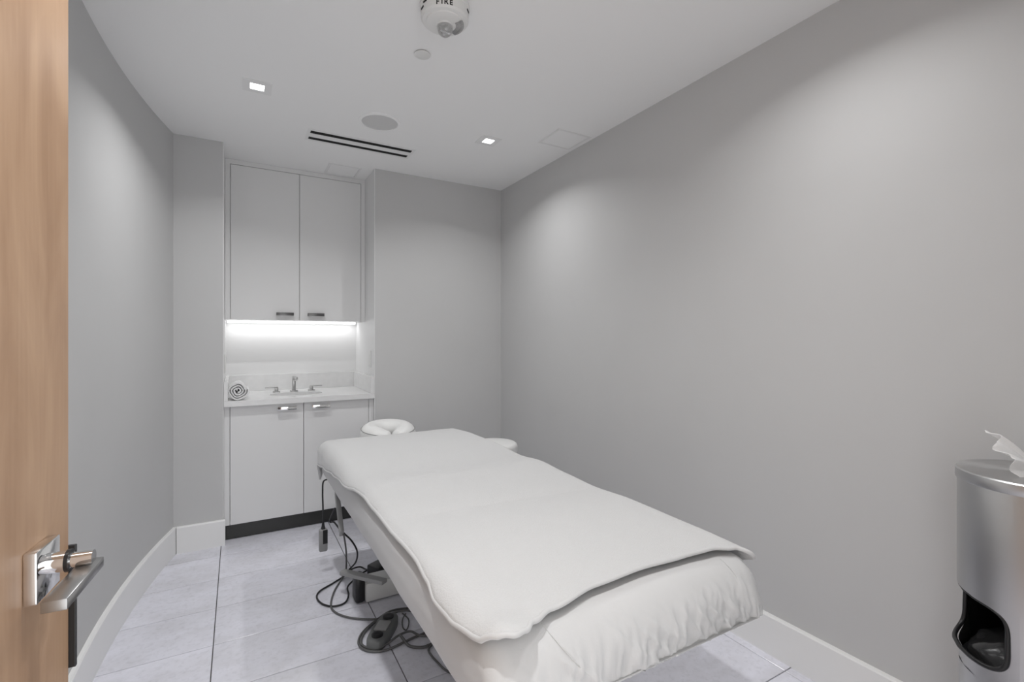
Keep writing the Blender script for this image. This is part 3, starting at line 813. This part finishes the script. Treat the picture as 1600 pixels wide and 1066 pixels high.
# wipe pulled up through the lid
bm = nb(); nu, nv = 40, 16; g = []
Dv = Vector((-.868*.74, .497*.74, .66)); Wv = Vector((.497*.62, .868*.62, .78)); Nv = Dv.cross(Wv); Nv.normalize()
for j in range(nv+1):
    v = j/nv; row = []
    for i in range(nu+1):
        u = i/nu-.5
        w = .010+.115*v**.7; ln = .108*v*(1-.55*(u-.12)**2+.05*math.sin(u*19))
        bend = -.06*v*v                                                  # the tip droops a little
        fold_ = (.010*math.sin(u*15+.6)+.004*math.sin(u*37))*v**.6
        row.append(Vector((BXC-.004, BYC, BZ-.003))+Dv*ln+Wv*(u*w+.02*v)+Nv*fold_+Vector((0, 0, bend*.5)))
    g.append(row)
T = .0012
va = [[bm.verts.new(p) for p in r] for r in g]; vb = [[bm.verts.new(p+Vector((.0008, .0, .0012))) for p in r] for r in g]
for j in range(nv):
    for i in range(nu):
        bm.faces.new((va[j][i], va[j+1][i], va[j+1][i+1], va[j][i+1])); bm.faces.new((vb[j][i], vb[j][i+1], vb[j+1][i+1], vb[j+1][i]))
ed = [(0, i) for i in range(nu)]+[(j, nu) for j in range(nv)]+[(nv, i) for i in range(nu, 0, -1)]+[(j, 0) for j in range(nv, 0, -1)]
for a, b in zip(ed, ed[1:]+ed[:1]): bm.faces.new((va[a[0]][a[1]], va[b[0]][b[1]], vb[b[0]][b[1]], vb[a[0]][a[1]]))
o = obj('paper_wipe', bm, M['paper'], smooth=70); tag(o, 'white crumpled wipe sticking up through the lid of the steel bin', 'wipe')

# ------------------------------------------------------------------ ceiling fixtures
LL = ['square recessed ceiling downlight on the left, in front of the wall cabinet', 'square recessed ceiling downlight on the right, beside the flush hatch near the right wall',
      'unseen square ceiling downlight assumed above the open door', 'unseen square ceiling downlight assumed above the foot of the table near the steel bin']
for (lx, ly), lab in zip(LAMPS, LL):
    t = empty('downlight', (lx, ly, CEIL), lab, 'ceiling light', 'square ceiling downlights')
    bm = nb()
    for a, b, c, d in ((-.06, .06, -.06, -.029), (-.06, .06, .029, .06), (-.06, -.029, -.029, .029), (.029, .06, -.029, .029)):
        box(bm, lx+a, lx+b, ly+c, ly+d, CEIL-.004, CEIL-.0002)
    obj('trim_plate', bm, M['fix'], t)
    obj('lens', bx(lx-.029, lx+.029, ly-.029, ly+.029, CEIL+.006, CEIL+.016), M['lens'], t)
t = empty('air_diffuser', (.652, 2.95, CEIL), 'long white slot air diffuser with two black slots in the ceiling before the cabinet', 'air vent')
bm = nb(); X_ = (.343, .960)
for a, b in ((2.880, 2.898), (2.938, 2.990), (3.028, 3.046)): box(bm, *X_, a, b, CEIL-.002, CEIL-.0002)
for (x0_, x1_, a, b) in SLOTS:
    box(bm, X_[0], x0_, a, b, CEIL-.002, CEIL-.0002); box(bm, x1_, X_[1], a, b, CEIL-.002, CEIL-.0002)
obj('frame', bm, M['fix'], t)
for (a, b, c, d) in SLOTS: obj('slot', bx(a+.0005, b-.0005, c+.0005, d-.0005, CEIL-.0008, CEIL+.03), M['dark'], t, label='black slot')
t = empty('ceiling_speaker', (.668, 2.606, CEIL), 'round white ceiling speaker with a grey mesh grille', 'speaker')
obj('rim', lathe(nb(), [(.094, CEIL-.0002), (.110, CEIL-.0002), (.109, CEIL-.004), (.100, CEIL-.007), (.095, CEIL-.006), (.094, CEIL-.0002)], .668, 2.606, 64), M['ceil'], t, smooth=40)
obj('grille', lathe(nb(), [(0, CEIL-.0045), (.06, CEIL-.0043), (.095, CEIL-.0035), (.095, CEIL-.0004), (0, CEIL-.0004)], .668, 2.606, 64), M['mesh'], t, smooth=40)
o = obj('sprinkler_cover', lathe(nb(), [(0, CEIL-.0075), (.030, CEIL-.0075), (.0325, CEIL-.0065), (.0325, CEIL-.004), (.026, CEIL-.0038), (.026, CEIL-.0003), (0, CEIL-.0003)], .660, 1.895, 48), M['plast'], smooth=40)
tag(o, 'small round white sprinkler cover plate on the ceiling behind the fire alarm', 'sprinkler')
def panel(x0, x1, y0, y1, lab):
    t = empty('access_hatch', ((x0+x1)/2, (y0+y1)/2, CEIL), lab, 'hatch')
    bm = nb(); e = .012
    box(bm, x0, x1, y0, y0+e, CEIL-.003, CEIL-.0002); box(bm, x0, x1, y1-e, y1, CEIL-.003, CEIL-.0002)
    box(bm, x0, x0+e, y0+e, y1-e, CEIL-.003, CEIL-.0002); box(bm, x1-e, x1, y0+e, y1-e, CEIL-.003, CEIL-.0002)
    obj('frame', bm, M['fix'], t)
    obj('panel', bx(x0+e+.002, x1-e-.002, y0+e+.002, y1-e-.002, CEIL-.0025, CEIL-.0002), M['ceil'], t)
panel(1.553, 1.782, 2.19, 2.405, 'square white flush hatch in the ceiling by the right wall')
panel(.530, .742, 3.375, 3.595, 'square white flush hatch in the ceiling over the wall cabinet')
# fire alarm
AX, AY = .634, 1.584
t = empty('fire_alarm', (AX, AY, CEIL), 'round white fire alarm with clear strobe dome on the ceiling', 'alarm')
obj('base', lathe(nb(), [(0, CEIL-.0003), (.086, CEIL-.0003), (.087, CEIL-.004), (.087, CEIL-.016), (.0845, CEIL-.018), (0, CEIL-.018)], AX, AY, 64), M['plast'], t, smooth=35)
obj('body', lathe(nb(), [(.0835, CEIL-.018), (.083, CEIL-.050), (.078, CEIL-.057), (.066, CEIL-.059), (.064, CEIL-.063), (.050, CEIL-.067), (.036, CEIL-.068), (0, CEIL-.068)], AX, AY, 64), M['plast'], t, smooth=30)
bm = nb(); g0 = math.radians(-50)
for k in range(7):     # curved louvre bars of the sounder
    r0 = .039+.0042*k
    vs = [[bm.verts.new((AX+rr_*math.cos(g0+1.5*q/14), AY+rr_*math.sin(g0+1.5*q/14), z_)) for q in range(15)] for rr_, z_ in ((r0, CEIL-.0652), (r0+.0024, CEIL-.0652), (r0+.0024, CEIL-.0692+.0006*k), (r0, CEIL-.0692+.0006*k))]
    for A, B in zip(vs, vs[1:]+vs[:1]):
        for q in range(14): bm.faces.new((A[q], A[q+1], B[q+1], B[q]))
obj('sounder_grille', bm, M['lgrey'], t, label='grey sounder grille')['kind'] = 'stuff'
SXA, SYA = AX+.002, AY+.004
obj('strobe_holder', lathe(nb(), [(0, CEIL-.066), (.032, CEIL-.066), (.030, CEIL-.072), (.026, CEIL-.072), (0, CEIL-.072)], SXA, SYA, 32), M['plast'], t, smooth=40)
stb = obj('strobe_lens', lathe(nb(), [(.0265, CEIL-.0721), (.027, CEIL-.080), (.024, CEIL-.092), (.016, CEIL-.100), (0, CEIL-.103)], SXA, SYA, 32), M['clear'], t, smooth=50, label='clear strobe dome')
bm = nb(); box(bm, SXA-.017, SXA+.017, SYA-.003, SYA+.003, CEIL-.086, CEIL-.0725); box(bm, SXA-.004, SXA+.004, SYA-.013, SYA+.013, CEIL-.084, CEIL-.0725)
obj('flash_tube', bm, M['chrome'], stb)
for aa, zz in ((195, -.024), (182, -.036), (-40, -.028)):
    a = math.radians(aa)
    bmm = bx(-.009, .009, -.0012, .0012, -.0028, .0028)
    xform(bmm, Matrix.Translation((AX+.0837*math.cos(a), AY+.0837*math.sin(a), CEIL+zz)) @ Matrix.Rotation(a+PI/2, 4, 'Z'))
    obj('sounder_slot', bmm, M['ink'], t, label='black sounder slot')
# the word FIRE on the side facing the doorway
bm = nb()
for ch, off in zip('FIRE', (-.0245, -.0095, .0045, .0215)):
    cu = bpy.data.curves.new('letter', 'FONT'); cu.body = ch; cu.size = .023; cu.align_x = 'CENTER'; cu.extrude = .0004; cu.offset = .0007
    to = bpy.data.objects.new('letter', cu); C.objects.link(to)
    dg = bpy.context.evaluated_depsgraph_get(); me = bpy.data.meshes.new_from_object(to.evaluated_get(dg))
    C.objects.unlink(to); bpy.data.objects.remove(to)
    a = math.radians(-112)+off/.0835
    mt = Matrix.Translation((AX+.0834*math.cos(a), AY+.0834*math.sin(a), CEIL-.0495)) @ Matrix.Rotation(a+PI/2, 4, 'Z') @ Matrix.Rotation(PI/2, 4, 'X')
    me.transform(mt); bm.from_mesh(me); bpy.data.meshes.remove(me)
obj('lettering', bm, M['ink'], t, label='the word FIRE in black capitals')
